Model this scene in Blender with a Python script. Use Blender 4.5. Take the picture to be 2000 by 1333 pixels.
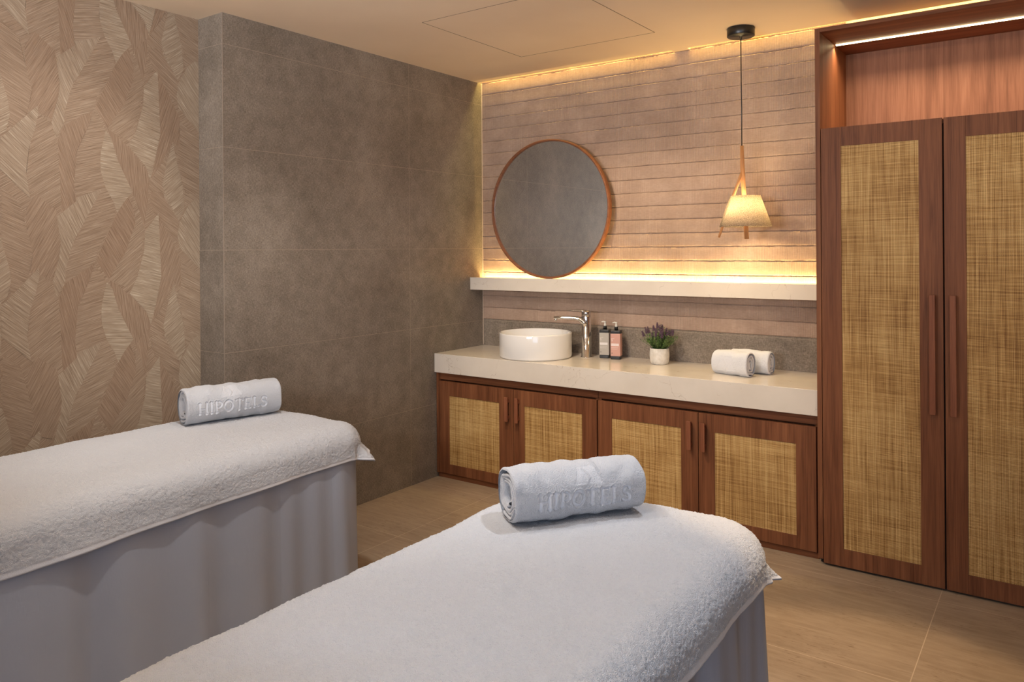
import bpy, bmesh, math, random
import numpy as np
from mathutils import Vector, Matrix
random.seed(7); rng = np.random.RandomState(11)
S = bpy.context.scene
COL = S.collection
for o in list(bpy.data.objects): bpy.data.objects.remove(o)

# ------------------------------------------------------------------ camera
CAM_A, CAM_ROLL, FPX, PY, CAM_H = 0.6213, 0.00713, 1504.4, 486.2, 1.5
fw = Vector((-math.sin(CAM_A), math.cos(CAM_A), 0)); rt = Vector((math.cos(CAM_A), math.sin(CAM_A), 0)); dn = Vector((0, 0, -1))
r2 = math.cos(CAM_ROLL)*rt + math.sin(CAM_ROLL)*dn
d2 = -math.sin(CAM_ROLL)*rt + math.cos(CAM_ROLL)*dn
cd = bpy.data.cameras.new('camera'); cam = bpy.data.objects.new('camera', cd); COL.objects.link(cam)
cd.sensor_fit = 'HORIZONTAL'; cd.sensor_width = 36.0; cd.lens = FPX/2000*36
cd.shift_y = -(666.5-PY)/2000; cd.clip_start = 0.02
m = Matrix((( r2.x, -d2.x, -fw.x, 0), (r2.y, -d2.y, -fw.y, 0), (r2.z, -d2.z, -fw.z, CAM_H), (0, 0, 0, 1)))
cam.matrix_world = m
S.camera = cam

# ------------------------------------------------------------------ world, exposure, general lights
w = bpy.data.worlds.new('world'); S.world = w; w.use_nodes = True
w.node_tree.nodes['Background'].inputs[0].default_value = (1.0, 0.9, 0.8, 1)
w.node_tree.nodes['Background'].inputs[1].default_value = 0.02
S.view_settings.view_transform = 'Standard'; S.view_settings.look = 'None'
S.view_settings.gamma = 1; S.view_settings.use_curve_mapping = False
S.view_settings.exposure = 0.0

def light(name, kind, loc, target, power, color, **kw):
    d = bpy.data.lights.new(name, kind); o = bpy.data.objects.new(name, d); COL.objects.link(o)
    d.energy = power; d.color = color
    for k, v in kw.items(): setattr(d, k, v)
    o.location = loc
    if target is not None:
        o.rotation_euler = (Vector(target)-Vector(loc)).to_track_quat('-Z', 'Y').to_euler()
    return o
WARM = (1.0, 0.74, 0.46); NEUT = (.80, 0.88, 1.0); COOL = (0.60, 0.75, 1.0); AMBER = (1.0, 0.60, 0.20)
# cool soft fill added behind the camera, its source unseen
light('added_cool_fill', 'AREA', (0.9, -1.55, 1.7), (-1.6, 3.0, 0.9), 33, COOL, shape='RECTANGLE', size=1.8, size_y=1.3)
# recessed downlights, some unseen ones added as fill (their housings are built below)
DOWN = [((-2.85, 1.62, 2.665), (-2.72, 1.85, 0.7), 16, NEUT, 62, 'over the far end of the bed by the wallpaper'),
        ((-0.78, 2.35, 2.665), (-1.02, 1.75, 0.7), 66, NEUT, 56, 'over the far end of the nearer bed'),
        ((-0.50, 2.62, 2.665), (-0.52, 2.50, 0.0), 120, (1, .70, .40), 41, 'before the tall wardrobe'),
        ((-2.2, 2.62, 2.665), (-2.05, 4.2, 0.95), 125, (1.0, .80, .58), 70, 'between the beds and the basin'),
        ((0.55, 1.3, 2.665), (-.35, 3.8, 1.95), 55, WARM, 52, 'added to light the wardrobe, right of the nearer bed'),
        ((-1.9, 1.55, 2.665), (-2.4, 2.6, 0.4), 66, (1.0, .96, .92), 96, 'added as fill over the aisle between the two beds'),
        ((-2.3, 2.0, 2.665), (-3.6, 1.35, 1.3), 28, (1.0, .93, .86), 66, 'added to wash the leaf wallpaper, beside the aisle'),
        ((-0.95, 0.75, 2.665), (-1.1, 1.75, 0.8), 30, NEUT, 58, 'added to light the rolled towel, over the middle of the nearer bed')]
light('added_uplight', 'AREA', (-1.5, -0.55, 1.7), (-1.9, .95, 2.75), 56, (.97, .97, 1.0), shape='RECTANGLE', size=1.2, size_y=.25, spread=math.radians(120))  # unseen area light added to brighten the ceiling
for i, (p, t, e, c, ang, _) in enumerate(DOWN):
    light('downlight_beam', 'SPOT', (p[0], p[1], 2.655), t, e, c, spot_size=math.radians(ang), spot_blend=0.55 if i != 2 else .35, shadow_soft_size=0.09 if i == 3 else 0.03)
# LED lines
light('cove_line', 'AREA', (-1.7, 4.338, 2.745), (-1.7, 4.36, 2.4), 10, (1.0, 0.80, 0.25), shape='RECTANGLE', size=3.3, size_y=0.03)
light('shelf_line', 'AREA', (-2.165, 4.333, 1.285), (-2.165, 4.352, 1.6), 11, (1.0, 0.68, 0.25), shape='RECTANGLE', size=2.39, size_y=0.02)
light('niche_line', 'AREA', (-0.43, 4.083, 2.498), (-0.43, 4.083, 1.0), 7, (1.0, 0.74, 0.46), shape='RECTANGLE', size=0.98, size_y=0.012, spread=math.radians(140))
light('pendant_bulb', 'POINT', (-1.402, 4.095, 1.70), None, 9.5, (1.0, 0.76, 0.44), shadow_soft_size=0.03)

# ------------------------------------------------------------------ helpers
def tag(o, label=None, cat=None, group=None, kind=None):
    if label: o['label'] = label
    if cat: o['category'] = cat
    if group: o['group'] = group
    if kind: o['kind'] = kind
    return o
def empty(name, loc=(0, 0, 0), rz=0.0):
    o = bpy.data.objects.new(name, None); COL.objects.link(o); o.location = loc; o.rotation_euler = (0, 0, rz)
    o.empty_display_size = 0.1
    return o
def link(name, me, mat, parent=None, smooth=False):
    o = bpy.data.objects.new(name, me); COL.objects.link(o)
    for m_ in (mat if isinstance(mat, (list, tuple)) else [mat]): me.materials.append(m_)
    if parent: o.parent = parent
    if smooth: me.polygons.foreach_set('use_smooth', [True]*len(me.polygons))
    return o
class MB:
    def __init__(s): s.bm = bmesh.new()
    def box(s, x0, x1, y0, y1, z0, z1, bev=0.0, mi=0, rz=0.0, segs=2):
        b = bmesh.new()
        bmesh.ops.create_cube(b, size=1)
        for v in b.verts:
            v.co = Vector((x0+(v.co.x+.5)*(x1-x0), y0+(v.co.y+.5)*(y1-y0), z0+(v.co.z+.5)*(z1-z0)))
        if bev > 0: bmesh.ops.bevel(b, geom=b.edges[:], offset=bev, segments=segs, affect='EDGES', profile=0.5)
        if rz:
            c = Vector(((x0+x1)/2, (y0+y1)/2, 0)); R = Matrix.Rotation(rz, 3, 'Z')
            for v in b.verts: v.co = R @ (v.co-c)+c
        for f in b.faces: f.material_index = mi
        s._merge(b); return s
    def _merge(s, b):
        me = bpy.data.meshes.new('t'); b.to_mesh(me); b.free(); s.bm.from_mesh(me); bpy.data.meshes.remove(me)
    def lathe(s, prof, c=(0, 0, 0), n=48, mi=0, closed=False):
        b = bmesh.new(); rings = []
        for r, z in prof:
            if r < 1e-6: rings.append([b.verts.new((c[0], c[1], c[2]+z))])
            else: rings.append([b.verts.new((c[0]+r*math.cos(2*math.pi*i/n), c[1]+r*math.sin(2*math.pi*i/n), c[2]+z)) for i in range(n)])
        L = list(zip(rings[:-1], rings[1:])) + ([(rings[-1], rings[0])] if closed else [])
        for a, q in L:
            for i in range(n):
                j = (i+1) % n
                if len(a) == 1 and len(q) == 1: continue
                if len(a) == 1: b.faces.new((a[0], q[j], q[i]))
                elif len(q) == 1: b.faces.new((a[i], a[j], q[0]))
                else: b.faces.new((a[i], a[j], q[j], q[i]))
        bmesh.ops.recalc_face_normals(b, faces=b.faces[:])
        for f in b.faces: f.material_index = mi; f.smooth = True
        s._merge(b); return s
    def tube(s, pts, rad, n=12, mi=0, sx=1.0, cap=True):
        # rad: number or list; frames follow the path
        b = bmesh.new(); P = [Vector(p) for p in pts]; k = len(P)
        R = rad if isinstance(rad, (list, tuple)) else [rad]*k
        rings = []; up = None
        for i, p in enumerate(P):
            t = (P[min(i+1, k-1)]-P[max(i-1, 0)]).normalized()
            if up is None: up = Vector((0, 0, 1)) if abs(t.z) < .9 else Vector((1, 0, 0))
            u = (up - t*up.dot(t)).normalized(); v = t.cross(u); up = u
            rings.append([b.verts.new(p+R[i]*(math.cos(2*math.pi*j/n)*u+sx*math.sin(2*math.pi*j/n)*v)) for j in range(n)])
        for a, q in zip(rings[:-1], rings[1:]):
            for i in range(n):
                j = (i+1) % n; b.faces.new((a[i], a[j], q[j], q[i]))
        if cap: b.faces.new(rings[0][::-1]); b.faces.new(rings[-1])
        bmesh.ops.recalc_face_normals(b, faces=b.faces[:])
        for f in b.faces: f.material_index = mi; f.smooth = len(f.verts) == 4
        s._merge(b); return s
    def build(s, name, mat, parent=None):
        me = bpy.data.meshes.new(name); s.bm.to_mesh(me); s.bm.free()
        return link(name, me, mat, parent)
def grid_mesh(name, V, mat, parent=None, close_u=False, smooth=True):
    # V: (nu, nv, 3) numpy
    nu, nv = V.shape[:2]
    ii = np.arange(nu if close_u else nu-1); jj = np.arange(nv-1)
    I, J = np.meshgrid(ii, jj, indexing='ij'); I2 = (I+1) % nu
    F = np.stack([I*nv+J, I2*nv+J, I2*nv+J+1, I*nv+J+1], -1).reshape(-1, 4)
    me = bpy.data.meshes.new(name)
    me.vertices.add(nu*nv); me.vertices.foreach_set('co', V.reshape(-1).astype(np.float32))
    me.loops.add(F.size); me.loops.foreach_set('vertex_index', F.reshape(-1).astype(np.int32))
    me.polygons.add(len(F)); me.polygons.foreach_set('loop_start', np.arange(0, F.size, 4, dtype=np.int32))
    me.update(calc_edges=True); me.validate()
    return link(name, me, mat, parent, smooth)

# ------------------------------------------------------------------ node helpers
class NT:
    def __init__(s, name):
        s.m = bpy.data.materials.new(name); s.m.use_nodes = True; s.t = s.m.node_tree
        s.b = s.t.nodes['Principled BSDF']; s.o = s.t.nodes['Material Output']
        s.tc = None
    def n(s, typ, ins=None, **props):
        nd = s.t.nodes.new(typ)
        for k, v in props.items(): setattr(nd, k, v)
        for k, v in (ins or {}).items():
            if isinstance(v, bpy.types.NodeSocket): s.t.links.new(v, nd.inputs[k])
            else: nd.inputs[k].default_value = v
        return nd
    def co(s, which='Object'):
        if s.tc is None: s.tc = s.t.nodes.new('ShaderNodeTexCoord')
        return s.tc.outputs[which]
    def map(s, src, scale=(1, 1, 1), loc=(0, 0, 0), rot=(0, 0, 0)):
        return s.n('ShaderNodeMapping', {0: src, 1: loc, 2: rot, 3: scale}).outputs[0]
    def noise(s, vec, scale=5, detail=4, rough=.5, dist=0.0):
        return s.n('ShaderNodeTexNoise', {'Vector': vec, 'Scale': scale, 'Detail': detail, 'Roughness': rough, 'Distortion': dist}).outputs[0]
    def math(s, op, a, b=0.0, c=0.0, clamp=False):
        nd = s.n('ShaderNodeMath', {0: a, 1: b, 2: c}, operation=op); nd.use_clamp = clamp; return nd.outputs[0]
    def ramp(s, fac, stops, interp='LINEAR'):
        nd = s.n('ShaderNodeValToRGB', {0: fac}); cr = nd.color_ramp; cr.interpolation = interp
        while len(cr.elements) < len(stops): cr.elements.new(.5)
        for e, (p, c) in zip(cr.elements, stops):
            e.position = p; e.color = (c if len(c) == 4 else (*c, 1)) if isinstance(c, (tuple, list)) else (c, c, c, 1)
        return nd.outputs[0]
    def mix(s, fac, a, b, blend='MIX'):
        nd = s.n('ShaderNodeMix', data_type='RGBA', blend_type=blend)
        for k, v in ((0, fac), (6, a), (7, b)):
            if isinstance(v, bpy.types.NodeSocket): s.t.links.new(v, nd.inputs[k])
            else: nd.inputs[k].default_value = (*v, 1) if isinstance(v, tuple) and len(v) == 3 else v
        return nd.outputs[2]
    def sep(s, v): return s.n('ShaderNodeSeparateXYZ', {0: v}).outputs
    def comb(s, x=0.0, y=0.0, z=0.0): return s.n('ShaderNodeCombineXYZ', {0: x, 1: y, 2: z}).outputs[0]
    def bump(s, h, strength=.3, dist=.002):
        b = s.n('ShaderNodeBump', {'Strength': strength, 'Distance': dist, 'Height': h}).outputs[0]
        return b
    def set(s, **kw):
        for k, v in kw.items():
            k = {'base': 'Base Color', 'rough': 'Roughness', 'metal': 'Metallic', 'normal': 'Normal', 'sheen': 'Sheen Weight', 'spec': 'Specular IOR Level', 'coat': 'Coat Weight', 'emit': 'Emission Color', 'estr': 'Emission Strength', 'trans': 'Transmission Weight', 'ss': 'Subsurface Weight'}.get(k, k)
            if isinstance(v, bpy.types.NodeSocket): s.t.links.new(v, s.b.inputs[k])
            else: s.b.inputs[k].default_value = (*v, 1) if isinstance(v, tuple) and len(v) == 3 else v
        return s.m
    def line(s, c, pos, width, period=None):
        # 1 on a joint line
        if period: d = s.math('SUBTRACT', s.math('MODULO', s.math('ADD', c, 100*period-pos+period/2), period), period/2)
        else: d = s.math('SUBTRACT', c, pos)
        return s.math('LESS_THAN', s.math('ABSOLUTE', d), width)
def plain(name, col, rough=.5, metal=0.0, **kw):
    return NT(name).set(base=col, rough=rough, metal=metal, **kw)
def emis(name, col, st):
    return NT(name).set(base=(0, 0, 0), emit=col, estr=st)

# ------------------------------------------------------------------ materials
def mat_tile(name, vert_y=None):
    t = NT(name); co = t.co(); x, y, z = t.sep(co)
    big = t.noise(co, 2.3, 5, .6); mid = t.noise(co, 14, 4, .6)
    weaveh = t.noise(t.map(co, (75, 75, 330)), 1, 2, .6); weavev = t.noise(t.map(co, (330, 330, 75)), 1, 2, .6)
    wv = t.math('ADD', t.math('MULTIPLY', weaveh, .5), t.math('MULTIPLY', weavev, .5))
    f = t.math('ADD', t.math('ADD', t.math('MULTIPLY', big, .42), t.math('MULTIPLY', mid, .25)), t.math('MULTIPLY', wv, 1.0))
    col = t.ramp(f, [(.63, (.125, .10, .075)), (.835, (.225, .185, .145)), (1.0, (.33, .275, .22))])
    ln = t.line(z, 1.5035, .0013, .5115)
    if vert_y is not None: ln = t.math('MAXIMUM', ln, t.line(y, vert_y, .0013))
    else: ln = t.math('MULTIPLY', ln, 1.0)
    col = t.mix(ln, col, (.34, .27, .205))
    return t.set(base=col, rough=.62, normal=t.bump(wv, .55, .0015), spec=.3)
M_TILE = mat_tile('grey_linen_tile', 3.597)
M_TILE2 = mat_tile('grey_linen_splash')

def mat_rib():
    t = NT('ribbed_clay_tile'); co = t.co(); x, y, z = t.sep(co)
    rib = t.math('SINE', t.math('MULTIPLY', x, 2*math.pi/.0092))
    n = t.noise(co, 6, 5, .6); n2 = t.noise(t.map(co, (40, 40, 160)), 1, 3, .6); fine = t.noise(co, 320, 2, .6)
    f = t.math('ADD', t.math('MULTIPLY', n, .7), t.math('MULTIPLY', n2, .35))
    fade = t.ramp(t.noise(co, 3.0, 2, .5), [(.38, .25), (.6, 1)])
    col = t.ramp(f, [(.35, (.35, .245, .185)), (.6, (.475, .345, .265)), (.8, (.58, .44, .35))])
    ribc = t.math('MULTIPLY', t.math('MULTIPLY', t.math('ADD', rib, 1.0), .17), fade)
    col = t.mix(ribc, col, (.20, .12, .08))
    col = t.mix(t.math('MULTIPLY', t.line(x, -2.282, .001), .5), col, (.60, .47, .38))
    h = t.math('ADD', t.math('MULTIPLY', t.math('MULTIPLY', rib, fade), -.5), t.math('MULTIPLY', fine, .6))
    return t.set(base=col, rough=.8, normal=t.bump(h, .85, .0015), spec=.2)
M_RIB = mat_rib()

def mat_wood(name, axis='z', dark=(.095, .032, .013), mid=(.18, .066, .028), light=(.285, .115, .05), rough=.42):
    t = NT(name); co = t.co('Object')
    sc = {'z': (34, 34, 1.6), 'x': (1.6, 34, 34)}[axis]
    n = t.noise(t.map(co, sc), 1, 5, .6, .6)
    sc2 = {'z': (230, 230, 5), 'x': (5, 230, 230)}[axis]
    n2 = t.noise(t.map(co, sc2), 1, 3, .6)
    sc3 = {'z': (7, 7, .5), 'x': (.5, 7, 7)}[axis]
    n3 = t.noise(t.map(co, sc3), 1, 2, .5, 1.2)
    f = t.math('ADD', t.math('ADD', t.math('MULTIPLY', n, .5), t.math('MULTIPLY', n2, .32)), t.math('MULTIPLY', n3, .25))
    col = t.ramp(f, [(.38, dark), (.53, mid), (.72, light)])
    return t.set(base=col, rough=rough+.12, normal=t.bump(n2, .18, .0006), spec=.22)
M_WOOD = mat_wood('walnut_wood'); M_WOODX = mat_wood('walnut_wood_across', 'x')
M_NICHE = mat_wood('walnut_niche_panel', 'z', (.14, .062, .038), (.225, .105, .065), (.31, .155, .10), .5)
M_FRAMEW = mat_wood('mirror_frame_wood', 'x', (.16, .06, .025), (.26, .10, .045), (.36, .15, .07), .35)
M_LAMPW = mat_wood('beech_lamp_wood', 'z', (.36, .15, .055), (.50, .23, .09), (.60, .31, .14), .4)

def mat_rattan():
    t = NT('woven_cane'); co = t.co(); x, y, z = t.sep(co)
    wob = t.math('MULTIPLY', t.math('SUBTRACT', t.noise(t.map(co, (9, 9, 30)), 1, 2, .5), .5), .004)
    zz = t.math('ADD', z, wob)
    wx = t.math('ADD', x, t.math('MULTIPLY', t.math('SUBTRACT', t.noise(t.map(co, (40, 9, 6)), 1, 2, .5), .5), .003))
    px, pz = .0062, .0052
    sx = t.math('SINE', t.math('MULTIPLY', wx, 2*math.pi/px)); sz = t.math('SINE', t.math('MULTIPLY', zz, 2*math.pi/pz))
    rows = t.noise(t.map(co, (4, 4, 200)), 1, 3, .7); cols = t.noise(t.map(co, (170, 4, 3)), 1, 3, .7)
    tone = t.math('ADD', t.math('MULTIPLY', rows, .5), t.math('MULTIPLY', cols, .7))
    big = t.noise(t.map(co, (3, 3, 4)), 1, 3, .5)
    tone = t.math('ADD', tone, t.math('MULTIPLY', t.math('SUBTRACT', big, .5), .3))
    col = t.ramp(tone, [(.42, (.25, .12, .035)), (.57, (.50, .29, .095)), (.74, (.74, .50, .21))])
    # holes of the weave where both strands leave gaps
    gap = t.math('MULTIPLY', t.math('MAXIMUM', t.math('SUBTRACT', sx, .25), 0.0), t.math('MAXIMUM', t.math('SUBTRACT', sz, -.1), 0.0))
    gap = t.math('MULTIPLY', gap, 2.0, clamp=True)
    col = t.mix(gap, col, (.05, .022, .010))
    ed = t.math('MULTIPLY', t.math('MAXIMUM', t.math('SUBTRACT', sz, .55), 0.0), 1.0, clamp=True)
    col = t.mix(ed, col, (.13, .06, .02))
    h = t.math('SUBTRACT', t.math('MULTIPLY', t.math('ADD', rows, cols), .5), t.math('ADD', gap, ed))
    return t.set(base=col, rough=.6, normal=t.bump(h, .5, .001), spec=.3)
M_CANE = mat_rattan()

def mat_quartz():
    t = NT('cream_quartz'); co = t.co()
    n = t.noise(co, 5, 4, .5)
    col = t.ramp(n, [(.3, (.70, .63, .54)), (.7, (.76, .69, .60))])
    d = t.n('ShaderNodeTexVoronoi', {'Vector': t.map(t.n('ShaderNodeVectorMath', {0: co, 1: t.n('ShaderNodeTexNoise', {'Vector': co, 'Scale': 3.0, 'Detail': 5.0}).outputs[1]}, operation='ADD').outputs[0], (1.6, 1.6, 1)), 'Scale': 1.7}, feature='DISTANCE_TO_EDGE').outputs[0]
    crack = t.math('LESS_THAN', d, .0032)
    brk = t.ramp(t.noise(co, 9, 3, .6), [(.47, 0.0), (.56, 1.0)])
    col = t.mix(t.math('MULTIPLY', t.math('MULTIPLY', crack, brk), .42), col, (.30, .20, .12))
    return t.set(base=col, rough=.12, spec=.5)
M_QUARTZ = mat_quartz()

def mat_floor():
    t = NT('travertine_floor'); co = t.co(); x, y, z = t.sep(co)
    big = t.noise(co, 1.8, 4, .6); st = t.noise(t.map(co, (5, 42, 5)), 1, 5, .65, .8)
    f = t.math('ADD', t.math('MULTIPLY', big, .5), t.math('MULTIPLY', st, .5))
    col = t.ramp(f, [(.38, (.31, .225, .15)), (.55, (.40, .30, .205)), (.68, (.46, .355, .25))])
    sp = t.noise(t.map(co, (22, 130, 20)), 1, 3, .7, .5)
    msk = t.ramp(t.noise(co, 4.5, 3, .6), [(.45, 0), (.62, 1)])
    dash = t.math('MULTIPLY', t.math('MULTIPLY', t.math('SUBTRACT', sp, .575), 16.0, clamp=True), msk)
    col = t.mix(t.math('MULTIPLY', dash, .6), col, (.12, .065, .03))
    ln = t.line(y, 3.682, .0016, .762); ln = t.math('MAXIMUM', ln, t.line(x, -.437, .0016, 1.2))
    col = t.mix(ln, col, (.58, .46, .33))
    return t.set(base=col, rough=.42, spec=.4, normal=t.bump(st, .1, .001))
M_FLOOR = mat_floor()

def mat_ceiling():
    t = NT('ceiling_paint'); co = t.co()
    col = t.ramp(t.noise(co, 1.6, 3, .5), [(.3, (.72, .56, .40)), (.7, (.78, .62, .45))])
    return t.set(base=col, rough=.85, spec=.2)
M_CEIL = mat_ceiling()
M_GROOVE = plain('hatch_groove', (.16, .10, .06), .8)

def mat_paper():
    t = NT('leaf_wallpaper')
    uv = t.n('ShaderNodeUVMap', uv_map='hatch').outputs[0]
    at = t.n('ShaderNodeAttribute', attribute_name='tone'); tone = at.outputs['Fac']
    a = t.noise(t.map(uv, (7, 240, 1)), 1, 3, .65, .25); b = t.noise(t.map(uv, (14, 560, 1)), 1, 2, .6, .2)
    f = t.math('ADD', t.math('MULTIPLY', a, .65), t.math('MULTIPLY', b, .35))
    dark = t.mix(tone, (.195, .125, .08), (.235, .17, .112)); mid = t.mix(tone, (.30, .203, .135), (.37, .285, .20)); lt = t.mix(tone, (.40, .285, .195), (.62, .535, .41))
    f1 = t.ramp(f, [(.36, 0), (.5, 1)]); f2 = t.ramp(f, [(.52, 0), (.68, 1)])
    col = t.mix(f2, t.mix(f1, dark, mid), lt)
    return t.set(base=col, rough=.7, normal=t.bump(f, .5, .0012), spec=.25)
M_PAPER = mat_paper()

def mat_terry(name, grain=560, strength=.85, base=(.73, .74, .77)):
    t = NT(name); co = t.co()
    sm = t.n('ShaderNodeAttribute', attribute_name='flat').outputs['Fac']
    v = t.n('ShaderNodeTexVoronoi', {'Vector': co, 'Scale': grain, 'Randomness': 1.0}).outputs[0]
    n = t.noise(co, grain*.55, 3, .7)
    n2 = t.noise(co, 60, 3, .6)
    h = t.math('ADD', t.math('ADD', t.math('MULTIPLY', v, -.7), t.math('MULTIPLY', n, 1.0)), t.math('MULTIPLY', n2, .35))
    h = t.math('MULTIPLY', h, t.math('SUBTRACT', 1.0, t.math('MULTIPLY', sm, .85)))
    return t.set(base=base, rough=.95, sheen=.25, spec=.15, normal=t.bump(h, strength, .004))
M_TERRY = mat_terry('white_terry_cloth'); M_TERRY_S = mat_terry('white_terry_fine', 620, .5)
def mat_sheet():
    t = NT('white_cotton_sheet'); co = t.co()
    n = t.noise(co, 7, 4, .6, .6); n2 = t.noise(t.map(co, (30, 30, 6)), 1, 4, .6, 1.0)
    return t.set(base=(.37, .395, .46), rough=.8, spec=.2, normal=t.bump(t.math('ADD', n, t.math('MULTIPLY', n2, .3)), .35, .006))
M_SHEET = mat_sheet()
M_BLACK = plain('black_satin', (.012, .011, .010), .35)
M_GAP_SHADE = plain('gap_shade_black', (.01, .007, .005), .8)  # near-black colour standing in for shade in the wardrobe gaps
M_CERAM = plain('white_ceramic', (.82, .80, .77), .08, coat=.5)
M_CHROME = plain('polished_chrome', (.78, .77, .76), .07, 1.0)
M_GLASSM = plain('mirror_glass', (.80, .80, .78), .015, 1.0)
M_LED = emis('led_line', (1.0, .78, .42), 14)
M_LEDY = emis('led_line_yellow', (1.0, .66, .22), 9)
M_LAMPGLOW = emis('downlight_lens', (1.0, .93, .85), 12)
M_WHITEP = plain('white_plaster', (.62, .52, .42), .85)
M_SOIL = plain('potting_soil', (.03, .018, .01), .9)

# ------------------------------------------------------------------ the room
XG, XW, YW, ZC = -3.373, -3.58, 4.365, 2.68
XR, YB = 2.3, -1.9
def struct(name, mb, mat):
    o = mb.build(name, mat); o['kind'] = 'structure'; return o
struct('floor', MB().box(XW-.1, XR+.1, YB-.1, YW+.1, -.1, 0), M_FLOOR)
# ceiling slab stops short of the tiled wall: cove slot between
b = MB().box(XW-.1, XR+.1, YB-.1, 4.308, ZC, ZC+.14)
b.box(-1.90, -1.80, 4.308, 4.364, ZC, ZC+.02)
struct('ceiling', b, M_CEIL)
struct('trim_1', MB().box(XG, XR+.1, 4.24, YW+.1, ZC+.141, ZC+.16), M_WHITEP)['label'] = 'roof of the cove slot'
struct('wall_left', MB().box(XG-.207, XG, 2.266, YW+.1, 0, ZC+.14), M_TILE)
struct('wall_right', MB().box(XR, XR+.1, YB, YW, 0, ZC), M_WHITEP)
# back wall with an added window opening, unseen behind the camera
b = MB()
b.box(XW, 0.0, YB-.1, YB, 0, ZC).box(1.8, XR, YB-.1, YB, 0, ZC).box(0, 1.8, YB-.1, YB, 0, 1.0).box(0, 1.8, YB-.1, YB, 2.35, ZC)
struct('wall_back', b, M_WHITEP)
b = MB().box(0, .05, YB-.08, YB-.02, 1.0, 2.35).box(1.75, 1.8, YB-.08, YB-.02, 1.0, 2.35).box(.05, 1.75, YB-.08, YB-.02, 1.0, 1.05).box(.05, 1.75, YB-.08, YB-.02, 2.3, 2.35).box(.88, .92, YB-.08, YB-.02, 1.05, 2.3)
struct('added_window_1', b, M_WHITEP)  # unseen window frame, added to go with the cool fill light

# tiled sink wall: grey upstand + ribbed clay bands built as a real profile
def ribbed_wall():
    x0, x1 = XG, -.93
    nx = int((x1-x0)/.006); xs = np.linspace(x0, x1, nx+1)
    Zb = 1.002; P = .0839; nb = 22
    rows_z = []; rows_y = []
    r1 = np.random.RandomState(3)
    def wob(amp, sm):
        a = r1.randn(nx+1); k = np.ones(sm)/sm; a = np.convolve(a, k, 'same'); return a/a.std()*amp
    for k in range(nb):
        z0 = Zb+k*P
        base = wob(.0005, 9)+wob(.0005, 2)
        tilt = r1.uniform(-.0004, .0006)
        gh = .0032*(1+0.5*np.clip(wob(1, 25), -1.2, 1.5))   # height of the open joint changes along x
        lip = np.clip(wob(.0012, 3), -.002, .003)
        for dz, dep in ((0, .012), (.0001, .0045), (.0018, .0006), (.010, 0), (P*.5, .0004), (P-.010, .001), (P-.0055, -.0005)):
            rows_z.append(np.full(nx+1, z0+dz)+(base if dz < .005 else base*0)); rows_y.append(np.full(nx+1, YW-.012+dep*.7+tilt)+(lip if .003 < dz < .006 else 0))
        rows_z.append(z0+P-gh+base*.5+lip*.6); rows_y.append(np.full(nx+1, YW-.012-.0002)+lip*.4)
        rows_z.append(z0+P-gh*.9+lip*.6); rows_y.append(np.full(nx+1, YW-.012+.011))
    Z = np.array(rows_z); Y = np.array(rows_y)
    V = np.stack([np.broadcast_to(xs, Z.shape), Y, Z], -1)
    V[..., 2] = np.minimum(V[..., 2], 2.815)
    o = grid_mesh('wall_back_of_sink', V, M_RIB, smooth=False)
    return o
ow = ribbed_wall(); ow.name = 'wall_sink'; ow['kind'] = 'structure'
struct('wall_behind', MB().box(XG, XR, YW, YW+.1, 0, ZC+.14), M_WHITEP)
struct('trim_2', MB().box(XG, -.93, YW-.0125, YW, .0, 1.0015), M_TILE2)
struct('trim_3', MB().box(XG, XG+.003, YW-.0165, YW-.0125, .82, 2.68), M_WHITEP)
# metal edge where the grey wall turns
struct('trim_4', MB().box(XG-.003, XG+.0012, 2.2645, 2.2672, 0, ZC), plain('edge_profile', (.30, .24, .19), .4))

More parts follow.
